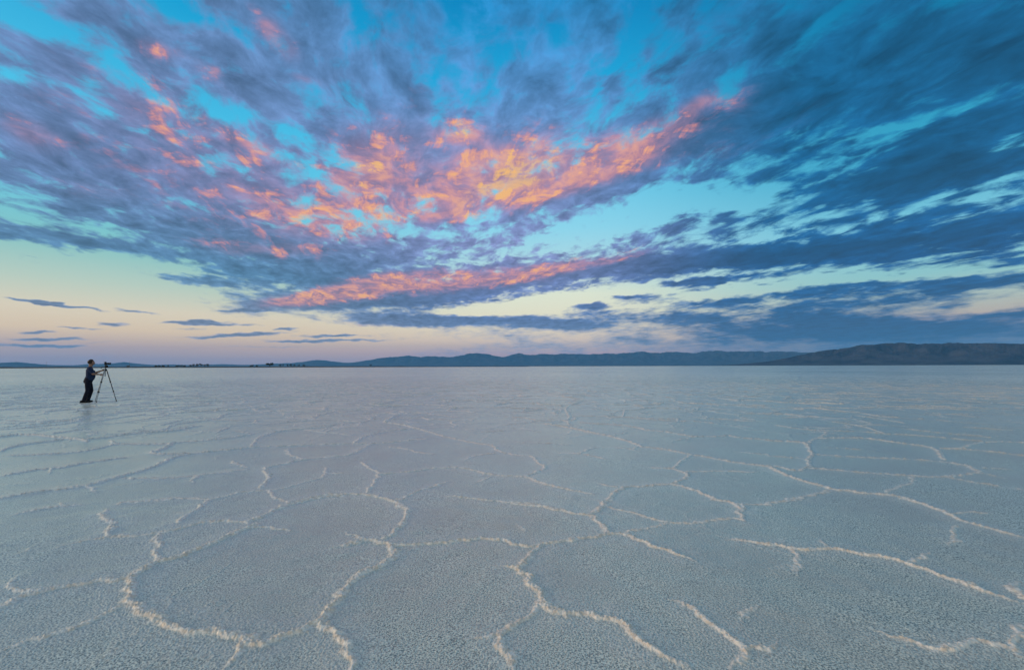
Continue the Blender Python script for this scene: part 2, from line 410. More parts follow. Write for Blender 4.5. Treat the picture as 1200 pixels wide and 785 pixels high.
# ------------------------------------------------------------------ salt flat
# crests of the pressure ridges, measured on the photograph in eight tiles (origin x, origin y, scale)
T = {'A0': (0, 585, 3.927), 'A1': (300, 585, 3.927), 'A2': (600, 585, 3.927), 'A3': (900, 585, 3.927),
     'B0': (0, 460, 4.0), 'B1': (300, 460, 4.0), 'B2': (600, 460, 4.0), 'B3': (900, 460, 4.0)}
RIDGES = """
A0 .6 0,90 90,65 190,45 270,32 330,30 400,22 470,15
A0 .5 255,10 290,28
A0 .5 560,15 680,8 790,0
A0 .8 500,35 470,70 490,95 525,110 520,130 485,155 487,175
A0 .9 -200,580 -100,540 0,498 70,465 150,435 240,412 330,398 440,380 530,378 590,365
A0 .8 225,235 300,215 400,195 487,178 570,172 650,168 730,160 850,135 930,112 1010,103 1100,105 1145,108
A0 .7 820,110 830,95 890,55 940,20 975,0
A0 .7 730,165 715,190 738,215 715,245 712,270 740,280
A0 1.2 1178,122 1100,150 1000,200 900,240 820,268 740,290 650,330 610,360 600,400 585,440 590,480 640,505 700,530 755,570 800,600 870,615 960,615 1060,625 1178,635
A0 .6 -160,760 0,700 100,665 200,640 300,605 400,570 460,535 540,500 590,490
A0 .7 960,860 1020,785 1070,735 1110,690 1125,640
A0 .4 0,275 90,250 150,225 180,200
A0 .6 60,350 45,370 60,400 90,420 140,435
A0 .8 1145,108 1178,85
A1 .8 0,95 60,65 120,40 180,20 260,0 330,-12 400,-15
A1 .6 0,130 60,130 130,143 230,148
A1 .6 375,143 430,155 470,175 490,192
A1 1.1 300,235 380,220 450,205 490,195 540,195 590,198 635,225 640,265 600,290 550,318 510,335 450,370 400,430 350,490 310,560 250,590 170,620 80,650 0,685 -20,655
A1 .9 595,185 640,150 680,105 700,60 660,30 620,5
A1 .5 650,5 690,0
A1 .9 640,213 740,212 850,200 950,188 1050,182 1130,185 1178,205
A1 1.0 310,570 350,620 395,635 405,680 420,740 440,785 460,880
A1 .5 890,650 960,650 1050,642 1100,635 1140,605 1178,590
A1 .7 1100,635 1120,670 1178,720 1190,790 1185,860
A1 .6 1050,305 1110,308 1178,318
A2 .8 0,20 80,30 160,40 240,60 300,70 360,75 400,100 430,145 440,155
A2 .6 360,70 410,40 460,0
A2 .9 0,205 60,218 130,212 210,200 300,183 390,175 440,158 520,158 600,195 680,230 760,255 830,280 870,310
A2 .6 440,40 520,55 600,75 670,95 720,107 790,108 850,108 940,92 1030,90 1055,95
A2 .5 520,155 590,138 680,122 720,110
A2 1.0 0,320 30,318 70,360 105,420 130,470 150,490 200,520 260,535 340,530 420,540 490,565 540,600 580,650 640,685 720,740 800,780 860,830
A2 .8 130,215 80,260 40,310
A2 .6 0,585 60,550 110,515 140,490
A2 .7 680,440 730,455 800,490 860,525 920,575 990,620 1050,660 1078,700 1070,740 1030,785 1000,850
A2 .5 1078,690 1178,685
A2 .5 1165,465 1100,510 1060,550 1042,590
A2 .7 920,0 980,12 1050,28 1045,70 1070,100
A2 .4 1060,30 1178,22
A2 .8 940,180 1020,183 1100,193 1178,210
A2 .3 870,120 920,150
A2 .3 0,100 50,130 90,165
A3 1.0 0,210 60,215 130,230 200,235 290,230 350,240 430,252 500,265 560,275 620,290 690,310 750,335 830,365 900,385 970,415 1040,440 1100,455 1178,475 1260,490
A3 .4 200,160 240,185 265,215
A3 .4 120,230 140,280 125,330 140,370
A3 .4 0,22 60,12 150,2
A3 .9 620,0 700,20 770,45 830,70 900,105 960,122 1020,135 1080,150 1178,185 1280,215
A3 .4 830,68 920,60 1000,62 1090,62
A3 .5 870,125 845,145 868,185 850,210 820,225
A3 .5 755,230 720,265 660,285
A3 .7 420,570 500,600 580,630 660,665 770,695 830,688 900,670 970,660 1050,668 1110,680 1178,730 1260,790
A3 .7 1220,560 1178,590 1130,640 1140,690
A3 .7 1178,365 1130,390 1145,430 1178,455
A3 .3 0,680 60,665 130,660
B0 .8 -60,212 0,210 60,200 150,200 230,208 300,215 380,222 410,230
B0 .6 0,275 80,250 160,238 250,228 290,222
B0 .4 0,175 80,167 180,158 280,150 350,140
B0 .5 250,192 330,182 400,172 450,168
B0 .7 410,220 500,212 600,198 700,188 820,180 880,165 960,155
B0 .5 0,297 120,295 250,290 370,280 460,265 540,243 520,228
B0 .6 540,243 620,243 700,244 790,243 800,240 830,235 900,230 1000,222 1100,210 1200,190
B0 .8 800,240 790,255 730,275 705,285 780,290 860,288
B0 .9 1200,258 1100,268 1000,278 900,288 850,295 790,315 730,345 660,370 600,385 520,405 460,425 400,440 300,455 200,465 100,480 0,500 -120,520
B0 .6 -80,405 0,395 100,375 200,360 280,355 380,335 480,320 560,308 640,298
B0 .4 240,355 235,385
B0 .4 410,440 440,460 455,475
B0 .7 580,403 700,403 800,402 880,395 930,388 1000,382 1080,370 1150,362 1200,355
B0 .5 1080,315 1110,335 1155,350
B0 .5 930,388 905,405 905,430
B0 .6 570,520 640,510 720,503 800,495 880,495 980,503 1050,485 1130,467 1200,460
B0 .6 980,503 940,530 910,560
B0 .5 1175,255 1200,225
B0 .4 1010,190 1080,160
B0 .4 1090,180 1165,190
B0 .4 1020,125 1040,105 1100,95 1180,85
B0 .35 840,78 900,68 980,58
B0 .4 330,120 450,105 560,95 660,85 760,80
B0 .4 360,155 450,135 560,118 680,102
B0 .3 0,435 130,428 180,425
B0 .35 740,155 860,130
B1 .6 0,220 50,195 120,180 230,170 320,160 400,150
B1 .5 230,175 300,185 380,192 460,205
B1 .35 90,143 170,135 240,130
B1 .7 0,258 130,252 250,245 350,242 440,240 500,240 540,240 620,235 720,225 820,217
B1 .6 460,235 500,208 560,190 640,178 720,170
B1 .8 540,240 490,270 440,295 380,300 300,308 220,313 130,335 50,350 35,370 65,395 50,420 20,445
B1 .5 150,265 145,290 220,313
B1 .5 0,460 70,458 160,440 240,415 330,395 325,345
B1 .3 330,378 420,378 500,370
B1 .5 65,460 80,490 150,515
B1 .9 0,590 70,558 150,522 240,498 330,480 430,475 500,478 560,490 630,505 680,530 715,558
B1 .7 490,320 520,350 585,378 560,415 520,470
B1 .8 585,382 640,380 720,372 820,358 900,352 970,355 1040,372 1120,390 1200,392
B1 .6 661,512 720,480 800,450 870,430 910,408
B1 .5 1120,390 1060,415 1000,430
B1 .6 840,485 940,488 1020,498 1100,508 1200,515
B1 .5 630,255 720,265 760,285 870,288
B1 .5 600,140 640,110 690,102
B1 .6 600,140 680,150 740,165 800,182 870,205 950,222 1040,240 1120,250 1130,275 1200,290
B1 .4 340,75 380,88 410,97
B1 .5 970,325 1000,300 1060,290 1120,285
B1 .4 940,292 1000,297
B1 .4 1000,190 1100,182 1200,178
B1 .35 720,100 800,98 860,105 960,120
B2 .9 160,150 210,155 300,172 380,192 450,203 530,225 590,245 600,255 700,265 780,280 840,293 930,305 1000,320 1080,335 1200,348
B2 .4 165,150 210,140 270,128 265,100 245,75 290,50 340,35
B2 .6 300,138 380,148 470,150 560,160 640,178 720,185 800,200 860,210 980,207 1010,200 1060,212 1130,218 1200,222
B2 .4 860,210 800,220 740,228
B2 .7 0,292 100,298 120,325 165,355 110,375 65,395 0,392
B2 .8 65,395 120,418 190,438 270,458 350,472 430,488
B2 .8 0,515 80,522 150,535 260,558
B2 .9 400,558 440,520 490,465 530,443 620,440 700,432 750,430
B2 .5 360,420 430,432 490,443
B2 .7 750,430 830,400 820,378 760,358 700,355 600,352
B2 .5 840,293 790,325 760,355
B2 .8 750,432 820,445 880,465 950,500 1020,518 1085,528 1080,558
B2 .4 1085,528 1200,525
B2 .6 190,290 250,282 300,285 350,292 410,305 470,322
B2 .4 320,283 360,265 390,258 480,258 560,265 610,285
B2 .4 480,200 550,185
B2 .5 570,262 600,250
B2 .4 0,232 90,235 200,240 310,250
B2 .5 290,112 400,112 520,115 600,122 700,132 800,135 900,138 980,150
B2 .3 520,115 530,80
B2 .5 820,372 950,368 1060,370 1200,375
B2 .5 1020,278 1100,282 1200,292
B2 .3 680,50 760,55 880,70 860,90 780,95
B3 .7 0,225 80,230 180,235 190,265 215,290 185,310 200,345 150,365 100,365 50,345 0,345
B3 .4 190,235 230,215 270,200 275,185
B3 1.0 0,348 60,378 120,400 200,425 270,445 310,458 380,462 450,475 560,480 640,495 700,515 770,540 830,560
B3 .5 0,520 90,505 170,490 240,475 290,462
B3 .5 0,297 90,303 180,310
B3 .6 230,215 370,213 470,215 560,230 650,242 740,252 790,265 810,295 825,315
B3 .35 240,255 350,262 500,272
B3 .6 220,290 300,295 430,303 560,308 700,315 820,325 900,338 950,350 990,372
B3 .6 200,355 330,365 460,378 560,383 680,392 780,397 850,395 930,385 990,375
B3 .4 680,395 680,425 620,440 560,465
B3 .5 850,400 960,420 1080,440 1200,458 1300,470
B3 .6 810,262 900,265 960,270 1060,280 1200,298 1300,305
B3 .45 910,262 960,240 1060,230 1200,235 1300,240
B3 .3 1000,355 1200,362
B3 .4 990,375 1080,395 1160,412
B3 .4 0,150 50,155 150,172 270,180 440,183 560,195 680,200 800,210 920,222 1000,228
B3 .4 270,135 360,145 450,160 540,190
B3 .35 600,165 720,180 850,195 1000,205 1040,212
B3 .35 870,160 1000,168 1200,180
B3 .35 390,105 480,118 600,135 660,148
"""
lines = []
for ln_ in RIDGES.strip().splitlines():
    k, w, *pts = ln_.split()
    ox, oy, s = T[k]
    lines.append((float(w), [(ox + float(p.split(',')[0]) / s, oy + float(p.split(',')[1]) / s) for p in pts]))


def near_other(i, pt):
    for j, (_, ps) in enumerate(lines):
        if j == i:
            continue
        for a, b in zip(ps[:-1], ps[1:]):
            ab = (b[0] - a[0], b[1] - a[1])
            t = max(0, min(1, ((pt[0] - a[0]) * ab[0] + (pt[1] - a[1]) * ab[1]) / (ab[0] ** 2 + ab[1] ** 2 + 1e-9)))
            if math.hypot(pt[0] - a[0] - t * ab[0], pt[1] - a[1] - t * ab[1]) < (9.0 if pt[1] > 600 else 5.5):
                return True
    return False


def chaikin(p, n=2):
    for _ in range(n):
        q = [p[0]]
        for a, b in zip(p[:-1], p[1:]):
            q.append((a[0] * .75 + b[0] * .25, a[1] * .75 + b[1] * .25))
            q.append((a[0] * .25 + b[0] * .75, a[1] * .25 + b[1] * .75))
        q.append(p[-1])
        p = q
    return p


# polar grid about the standing point: rings get closer together where the ridges are large in view
rr = [0.25, 0.6, 1.0, 1.4, 1.7, 1.9]
while rr[-1] < 11.0:
    rr.append(rr[-1] + min(0.045, max(0.0065, 0.42 * rr[-1] ** 2 / 646)))
while rr[-1] < 42.0:
    rr.append(rr[-1] + 0.045 + 0.02 * (rr[-1] - 11) / 31)
while rr[-1] < 130:
    rr.append(rr[-1] + 0.065 + 0.8 * ((rr[-1] - 42) / 90))
while rr[-1] < 100000:
    rr.append(rr[-1] * 1.12)
RR = np.array(rr)
NC = 1500
tf = np.arctan(np.linspace(-1.27, 1.27, NC))
TH = np.concatenate([tf, np.linspace(tf[-1], 2 * math.pi + tf[0], 92)[1:-1]])
Rg, Tg = np.meshgrid(RR, TH, indexing='ij')
GX, GY = Rg * np.sin(Tg), Rg * np.cos(Tg)
rows, cols = Rg.shape
nr_d = int(np.searchsorted(RR, 130.0))          # rings that carry relief
nf = NC
X0, Y0 = GX[:nr_d, :nf], GY[:nr_d, :nf]
# crests wander a little and crumble
q1 = vnoise(X0 * 9, Y0 * 9, 5); q2 = vnoise(X0 * 9, Y0 * 9, 6)
q3 = vnoise(X0 * 31, Y0 * 31, 7); q4 = vnoise(X0 * 31, Y0 * 31, 8)
XX = X0 + 0.032 * q1 + 0.013 * q3
YY = Y0 + 0.032 * q2 + 0.013 * q4
crest = np.zeros_like(X0); mask = np.zeros_like(X0); skirt = np.zeros_like(X0)
for i, (w, ps) in enumerate(lines):
    c0, c1_ = near_other(i, ps[0]), near_other(i, ps[-1])
    gp = [ground(*p) for p in chaikin(ps, 2)]
    L = np.cumsum([0] + [math.dist(a, b) for a, b in zip(gp[:-1], gp[1:])])
    for s, (a, b) in enumerate(zip(gp[:-1], gp[1:])):
        ra, rb = math.hypot(*a), math.hypot(*b)
        if ra > 60 or rb > 60:
            continue
        ta, tb = math.atan2(a[0], a[1]), math.atan2(b[0], b[1])
        m = 0.42
        r0, r1 = np.searchsorted(RR, [min(ra, rb) - m, max(ra, rb) + m])
        mt = m / max(min(ra, rb), 0.8)
        t0, t1 = np.searchsorted(tf, [min(ta, tb) - mt, max(ta, tb) + mt])
        r1 = min(r1, nr_d)
        if r1 <= r0 or t1 <= t0:
            continue
        x, y = XX[r0:r1, t0:t1] - a[0], YY[r0:r1, t0:t1] - a[1]
        bx, by = b[0] - a[0], b[1] - a[1]
        l2 = bx * bx + by * by + 1e-12
        t = np.clip((x * bx + y * by) / l2, 0, 1)
        d = np.hypot(x - t * bx, y - t * by)
        al = L[s] + t * (L[s + 1] - L[s])
        f = np.ones_like(d)
        if not c0:
            f *= sstep(-0.05, 0.3, al)
        if not c1_:
            f *= sstep(-0.05, 0.3, L[-1] - al)
        ww = w * f
        wid = 0.010 + 0.012 * ww + 0.014 * float(sstep(5, 15, 0.5 * (ra + rb)))
        mk_ = np.minimum(0.95, 0.95 * w + 0.45) * f * np.exp(-(d / (wid + 0.006)) ** 2 * 0.9)
        np.maximum(mask[r0:r1, t0:t1], mk_, out=mask[r0:r1, t0:t1])
        cr = (0.25 * f + 0.75 * ww) * np.exp(-(d / wid) ** 2 * 0.9)
        sk = ww * np.exp(-(d / 0.17) ** 2)
        np.maximum(crest[r0:r1, t0:t1], cr, out=crest[r0:r1, t0:t1])
        np.maximum(skirt[r0:r1, t0:t1], sk, out=skirt[r0:r1, t0:t1])


def cells(x, y, size, seed, jit=0.42):
    """distance to the nearest border of irregular cells (metres)"""
    x, y = x / size, y / size
    ix, iy = np.floor(x), np.floor(y)
    f1 = np.full(x.shape, 9.0); f2 = np.full(x.shape, 9.0)
    for ox in (-1, 0, 1):
        for oy in (-1, 0, 1):
            cx = ix + ox + 0.5 + jit * (2 * _hash(ix + ox, iy + oy, seed) - 1)
            cy = iy + oy + 0.5 + jit * (2 * _hash(ix + ox, iy + oy, seed + 50) - 1)
            d = np.hypot(x - cx, y - cy)
            f2 = np.minimum(f2, np.maximum(f1, d))
            f1 = np.minimum(f1, d)
    return (f2 - f1) * 0.5 * size


# the plain beyond the measured foreground, and to either side of it
px_y = W / 2 + F * X0 / np.maximum(Y0, 0.05)
inside = sstep(-70, -10, px_y) * sstep(W + 70, W + 10, px_y)
side = 1 - inside * sstep(15.5, 11.5, Y0)
wrpx = X0 + 0.45 * vnoise(X0 * 0.7, Y0 * 0.7, 31) + 0.16 * vnoise(X0 * 2.3, Y0 * 2.3, 33) + (XX - X0)
wrpy = Y0 + 0.45 * vnoise(X0 * 0.7, Y0 * 0.7, 32) + 0.16 * vnoise(X0 * 2.3, Y0 * 2.3, 34) + (YY - Y0)
side = np.maximum(side, 0.75 * sstep(6.5, 13, Y0))
for size, seed, wt in ((2.1, 3, 0.85), (1.3, 9, 0.6)):
    d = cells(wrpx, wrpy, size, seed)
    vary = np.clip(0.68 + 0.75 * vnoise(X0 * 0.55 + seed, Y0 * 0.55, 40 + seed), 0.0, 1.15)
    ww = wt * vary * side
    wid = 0.016 + 0.017 * ww + 0.012 * sstep(12, 30, np.hypot(X0, Y0))
    np.maximum(mask, np.minimum(1.0, 1.8 * ww) * np.exp(-(d / (wid + 0.010)) ** 2 * 0.9), out=mask)
    np.maximum(crest, ww * np.exp(-(d / wid) ** 2 * 0.9), out=crest)
    np.maximum(skirt, ww * np.exp(-(d / 0.17) ** 2), out=skirt)
# hairline seams inside the plates
d = cells(X0 + 0.3 * vnoise(X0 * 1.9, Y0 * 1.9, 61) + 1.7 * (XX - X0), Y0 + 0.3 * vnoise(X0 * 1.9, Y0 * 1.9, 62) + 1.7 * (YY - Y0), 0.95, 63)
hair = np.clip(-0.15 + 1.3 * vnoise(X0 * 0.8, Y0 * 0.8, 64), 0, 0.30)
mask = np.maximum(mask, hair * np.exp(-(d / 0.016) ** 2))
crest = np.maximum(crest, 0.6 * hair * np.exp(-(d / 0.02) ** 2))
far = sstep(130, 60, Rg[:nr_d, :nf])
crumble = np.clip(1 + 0.30 * vnoise(X0 * 30, Y0 * 30, 13) + 0.42 * vnoise(X0 * 75, Y0 * 75, 14), 0.2, 1.8)
near = sstep(9, 4, Rg[:nr_d, :nf])
grain = 0.0016 * near * vnoise(X0 * 80, Y0 * 80, 15) + 0.0014 * near * vnoise(X0 * 140, Y0 * 140, 16)
tall = 1 + 1.9 * sstep(4, 15, Rg[:nr_d, :nf])
hgt = far * (0.0145 * tall * crest * crumble + 0.007 * skirt) + grain * (1 + 1.2 * np.clip(skirt, 0, 1)) + 0.006 * vnoise(X0 * 0.9, Y0 * 0.9, 17) + 0.0035 * near * vnoise(X0 * 5, Y0 * 5, 18)
edge = sstep(0, 0.03, tf - tf[0]) * sstep(0, 0.03, tf[-1] - tf)
hgt = hgt * edge[None, :]
GZ = np.zeros_like(GX); GZ[:nr_d, :nf] = hgt
CR = np.zeros_like(GX); CR[:nr_d, :nf] = np.clip(mask * (0.6 + 0.4 * crumble), 0, 1.3) * far * edge[None, :]
SK = np.zeros_like(GX); SK[:nr_d, :nf] = skirt * far * edge[None, :]

salt, B = new_mat('salt_crust')
nt = salt.node_tree
pos = B.n('ShaderNodeNewGeometry').outputs['Position']
cr_ = attr('crest'); sk_ = attr('skirt')
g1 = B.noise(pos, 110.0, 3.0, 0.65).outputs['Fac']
g2 = B.noise(pos, 34.0, 3.0, 0.6).outputs['Fac']
g3 = B.noise(pos, 0.9, 5.0, 0.6).outputs['Fac']
g4 = B.noise(B.vmath('MULTIPLY', pos, (1.0, 1.0, 0.0)), 0.035, 6.0, 0.6).outputs['Fac']
floor_c = B.mix(B.maprange(g1, 0.38, 0.58, 0, 1), (0.125, 0.145, 0.13, 1), (0.72, 0.755, 0.635, 1))  # pore shade painted into the colour as dark speckle, with some pit mud
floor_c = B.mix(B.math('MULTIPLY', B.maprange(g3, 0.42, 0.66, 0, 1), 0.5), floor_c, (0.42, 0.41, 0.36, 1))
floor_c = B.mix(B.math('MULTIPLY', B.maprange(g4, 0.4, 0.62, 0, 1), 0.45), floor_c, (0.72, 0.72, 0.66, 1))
warm = B.mix(B.maprange(g2, 0.35, 0.65, 0, 1), (0.66, 0.56, 0.43, 1), (0.84, 0.80, 0.70, 1))
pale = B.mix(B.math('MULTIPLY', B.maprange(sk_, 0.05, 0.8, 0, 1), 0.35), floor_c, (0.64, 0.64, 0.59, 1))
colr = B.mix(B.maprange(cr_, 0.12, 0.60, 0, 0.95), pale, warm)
pr = B.n('ShaderNodeBsdfPrincipled')
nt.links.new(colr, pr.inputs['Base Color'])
pr.inputs['Roughness'].default_value = 0.55
pr.inputs['Specular IOR Level'].default_value = 0.3
pr.inputs['Coat Weight'].default_value = 1.0
pr.inputs['Coat Roughness'].default_value = 0.25
bh = B.math('ADD', B.math('MULTIPLY', g1, 0.0045), B.math('MULTIPLY', g2, 0.003))
bp = B.n('ShaderNodeBump'); bp.inputs['Strength'].default_value = 0.7; bp.inputs['Distance'].default_value = 1.0
nt.links.new(bh, bp.inputs['Height']); nt.links.new(bp.outputs[0], pr.inputs['Normal'])
mo = B.n('ShaderNodeOutputMaterial'); nt.links.new(pr.outputs[0], mo.inputs[0])
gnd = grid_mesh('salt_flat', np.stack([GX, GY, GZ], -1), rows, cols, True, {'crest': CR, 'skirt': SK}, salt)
gnd['kind'] = 'structure'
del Rg, Tg, GX, GY, GZ, CR, SK, X0, Y0, XX, YY, wrpx, wrpy, q1, q2, q3, q4, crumble, grain, hgt, crest, skirt


def ground_z(x, y):
    return 0.0

# ------------------------------------------------------------------ far mountains
def simple_mat(name, c1, c2, scale, rough=0.9, bump=0.0, vec='pos', detail=6.0, lo=0.35, hi=0.65, spec=0.2):
    m, Bm = new_mat(name)
    g = Bm.n('ShaderNodeNewGeometry').outputs['Position'] if vec == 'pos' else Bm.n('ShaderNodeTexCoord').outputs['Object']
    f = Bm.noise(g, scale, detail, 0.6).outputs['Fac']
    p = Bm.n('ShaderNodeBsdfPrincipled')
    m.node_tree.links.new(Bm.mix(Bm.maprange(f, lo, hi, 0, 1), (*c1, 1), (*c2, 1)), p.inputs['Base Color'])
    p.inputs['Roughness'].default_value = rough
    p.inputs['Specular IOR Level'].default_value = spec
    if bump:
        b = Bm.n('ShaderNodeBump'); b.inputs['Strength'].default_value = 0.6; b.inputs['Distance'].default_value = bump
        m.node_tree.links.new(f, b.inputs['Height']); m.node_tree.links.new(b.outputs[0], p.inputs['Normal'])
    o = Bm.n('ShaderNodeOutputMaterial'); m.node_tree.links.new(p.outputs[0], o.inputs[0])
    return m


def hills(name, profile, r0, r1, crest_at, mat, seed, step_px=1.6, nrow=110, rough_amp=0.35):
    """a range of hills: skyline heights measured on the photograph, standing r0..r1 metres away"""
    pxs = np.arange(profile[0][0], profile[-1][0] + 0.1, step_px)
    top = np.interp(pxs, [p[0] for p in profile], [p[1] for p in profile])
    top = top - 0.55 * fbm(pxs / 9.0, pxs * 0 + seed, 4, seed, 0.6) * sstep(428, 422, top)
    az, tz = [], []
    for a, b in zip(pxs, top):
        d = ray(a, b)
        az.append(math.atan2(d.x, d.y)); tz.append(max(d.z, 0.0) / math.hypot(d.x, d.y))
    az = np.array(az); tz = np.array(tz)
    t = np.linspace(0, 1, nrow)[:, None]
    r = r0 + (r1 - r0) * t
    A = np.broadcast_to(az[None, :], (nrow, len(az)))
    R_ = np.broadcast_to(r, A.shape)
    X, Y = R_ * np.sin(A), R_ * np.cos(A)
    env = np.where(t < crest_at, (t / crest_at) ** 1.35, (1 - (t - crest_at) / (1 - crest_at)) ** 1.2)
    wl = (r1 - r0) * 0.28
    n = fbm(X / wl, Y / wl, 6, seed, 0.55)
    gully = 1 - np.abs(fbm(X / (wl * 0.7) + 5, Y / (wl * 0.7), 6, seed + 9, 0.55)) * 1.6
    sh = env * (0.5 + 1.3 * rough_amp * n + 0.62 * gully * np.clip(env * 1.2, 0, 1))
    sh = np.clip(sh, 0, None) * np.minimum(1, t * 30)
    ang = sh * 1.0 / R_                      # angle per unit of height
    mx = ang.max(axis=0)
    k = tz / np.maximum(mx, 1e-9)
    # ease the fit sideways so that single columns keep no spikes
    kn = np.ones(11) / 11.0
    k = 0.35 * np.convolve(np.pad(k, 5, mode='edge'), kn, mode='valid') + 0.65 * k
    Z = sh * k[None, :]
    Z[0, :] = -3
    Z[-1, :] = -3
    ob = grid_mesh(name, np.stack([X, Y, Z], -1), nrow, len(az), False, {}, mat)
    ob['kind'] = 'structure'
    return ob


far_rock = simple_mat('far_rock', (0.022, 0.028, 0.036), (0.045, 0.05, 0.058), 0.002)
near_rock = simple_mat('desert_rock', (0.008, 0.014, 0.024), (0.05, 0.052, 0.06), 0.0016, detail=9.0)
far_profile = [(-260, 420), (-200, 424), (-120, 423), (-60, 425), (0, 425), (20, 424), (45, 426.5), (60, 427.5), (85, 428), (105, 426.5), (130, 426), (145, 424), (160, 426), (180, 427.5), (200, 427),
               (230, 427.8), (260, 426.6), (290, 427.6), (320, 426), (345, 425.2), (357, 423.5), (368, 421.8), (380, 421.8), (392, 423.8), (405, 425), (415, 424.6), (427, 422.7),
               (440, 420.5), (450, 418.8), (462, 418.2), (477, 416.7), (493, 418), (510, 417.3), (530, 418.5), (545, 415), (552, 414.2), (560, 413.3), (572, 415.4), (582, 417), (590, 418.6), (598, 416),
               (607, 413.4), (614, 414.6), (622, 416.8), (633, 414.3), (645, 415.2), (665, 414.4), (690, 415.2), (712, 414), (722, 414.5), (733, 413.4), (744, 412.6), (753, 411.7), (765, 413.6),
               (777, 413), (787, 411.8), (800, 413), (815, 413.6), (830, 411), (843, 410.8), (855, 412), (880, 411.4), (900, 412), (920, 411.8), (945, 413), (980, 413.5), (1040, 412), (1100, 414), (1180, 413), (1250, 414)]
near_profile = [(846, 427.6), (865, 426.8), (883, 425), (900, 423.4), (915, 420.6), (933, 416.9), (950, 413.4), (967, 410.2), (982, 409), (997, 406.9), (1005, 404.6), (1013, 403.6), (1024, 404), (1033, 402.4),
                (1045, 402), (1052, 401.8), (1057, 401.0), (1064, 402.2), (1075, 403), (1087, 402.1), (1100, 402.8), (1117, 401.5), (1140, 402.2), (1167, 401.9), (1185, 402.6), (1200, 402.6), (1240, 404), (1300, 401), (1380, 406), (1450, 412), (1500, 425)]
hills('far_mountains', far_profile, 27000, 34000, 0.55, far_rock, 3)
hills('desert_hills', near_profile, 12500, 17000, 0.6, near_rock, 8, step_px=1.2, nrow=150, rough_amp=0.25)

# the low dark shore where the salt ends on the left
shore_mat = simple_mat('shore_scrub', (0.02, 0.022, 0.02), (0.045, 0.045, 0.04), 0.05)


def band(name, pa, pb, dist, depth, height, mat, seed):
    xs = np.arange(pa, pb, 1.5)
    az = np.array([math.atan2(ray(x, 430).x, ray(x, 430).y) for x in xs])
    nrow = 9
    t = np.linspace(0, 1, nrow)[:, None]
    A = np.broadcast_to(az[None, :], (nrow, len(az)))
    bend = 1 + 0.03 * np.sin(A * 9 + seed)
    R_ = dist * bend + depth * t
    X, Y = R_ * np.sin(A), R_ * np.cos(A)
    tap = sstep(pa, pa + 60, xs) * sstep(pb, pb - 220, xs)
    Z = height * np.sin(np.pi * t) ** 0.5 * (0.8 + 0.35 * fbm(X / 60, Y / 60, 4, seed)) * (0.25 + 0.75 * tap)[None, :]
    Z = Z * np.ones_like(X); Z[0] = -0.4; Z[-1] = -0.4
    ob = grid_mesh(name, np.stack([X, Y, Z], -1), nrow, len(az), False, {}, mat)
    ob['kind'] = 'structure'
    return ob


band('shore', -320, 620, 1750, 260, 4.4, shore_mat, 2)
band('hill_foot', 500, 1420, 9000, 900, 9.0, shore_mat, 5)

# ------------------------------------------------------------------ things on the shore
def link_mesh(name, bm, mat, parent=None, smooth=False):
    me = bpy.data.meshes.new(name)
    bm.normal_update()
    bm.to_mesh(me); bm.free()
    for p in me.polygons:
        p.use_smooth = smooth
    me.materials.append(mat)
    ob = bpy.data.objects.new(name, me)
    COL.objects.link(ob)
    if parent:
        ob.parent = parent
    return ob


def thing(name, label, cat, loc, rz=0.0, group=None):
    o = bpy.data.objects.new(name, None)
    o.empty_display_size = 0.2
    COL.objects.link(o)
    o.location = loc
    o.rotation_euler = (0, 0, rz)
    o['label'] = label; o['category'] = cat
    if group:
        o['group'] = group
    return o


def tube(bm, pts, radii, seg=10, cap=True):
    rings = []
    for i, (p, r) in enumerate(zip(pts, radii)):
        p = Vector(p)
        a = Vector(pts[max(i - 1, 0)]); b = Vector(pts[min(i + 1, len(pts) - 1)])
        d = (b - a).normalized()
        u = d.cross(Vector((0, 0, 1)))
        if u.length < 1e-3:
            u = d.cross(Vector((0, 1, 0)))
        u.normalize(); v = d.cross(u)
        rings.append([bm.verts.new(p + (u * math.cos(2 * math.pi * k / seg) + v * math.sin(2 * math.pi * k / seg)) * r) for k in range(seg)])
    for A, C in zip(rings[:-1], rings[1:]):
        for k in range(seg):
            bm.faces.new((A[k], A[(k + 1) % seg], C[(k + 1) % seg], C[k]))
    if cap:
        bm.faces.new(list(reversed(rings[0]))); bm.faces.new(rings[-1])


def box(bm, c, s, bevel=0.0, rot=None):
    r = bmesh.ops.create_cube(bm, size=1.0)
    vs = r['verts']
    for v in vs:
        v.co = Vector((v.co.x * s[0], v.co.y * s[1], v.co.z * s[2]))
    if bevel:
        es = list({e for v in vs for e in v.link_edges})
        rb = bmesh.ops.bevel(bm, geom=es, offset=bevel, segments=2, affect='EDGES', profile=0.6)
        vs = list({v for f in rb['faces'] for v in f.verts} | {v for v in vs if v.is_valid})
    M = Matrix.Translation(c) @ (rot.to_4x4() if rot else Matrix.Identity(4))
    for v in vs:
        v.co = M @ v.co


leaf_mat = simple_mat('scrub_leaves', (0.03, 0.04, 0.025), (0.07, 0.08, 0.045), 0.8)
bark_mat = simple_mat('bark', (0.05, 0.04, 0.03), (0.10, 0.08, 0.06), 3.0)
metal_mat = simple_mat('weathered_metal', (0.10, 0.105, 0.11), (0.18, 0.18, 0.18), 1.0)
wall_mat = simple_mat('painted_wall', (0.10, 0.10, 0.10), (0.15, 0.145, 0.14), 1.0)


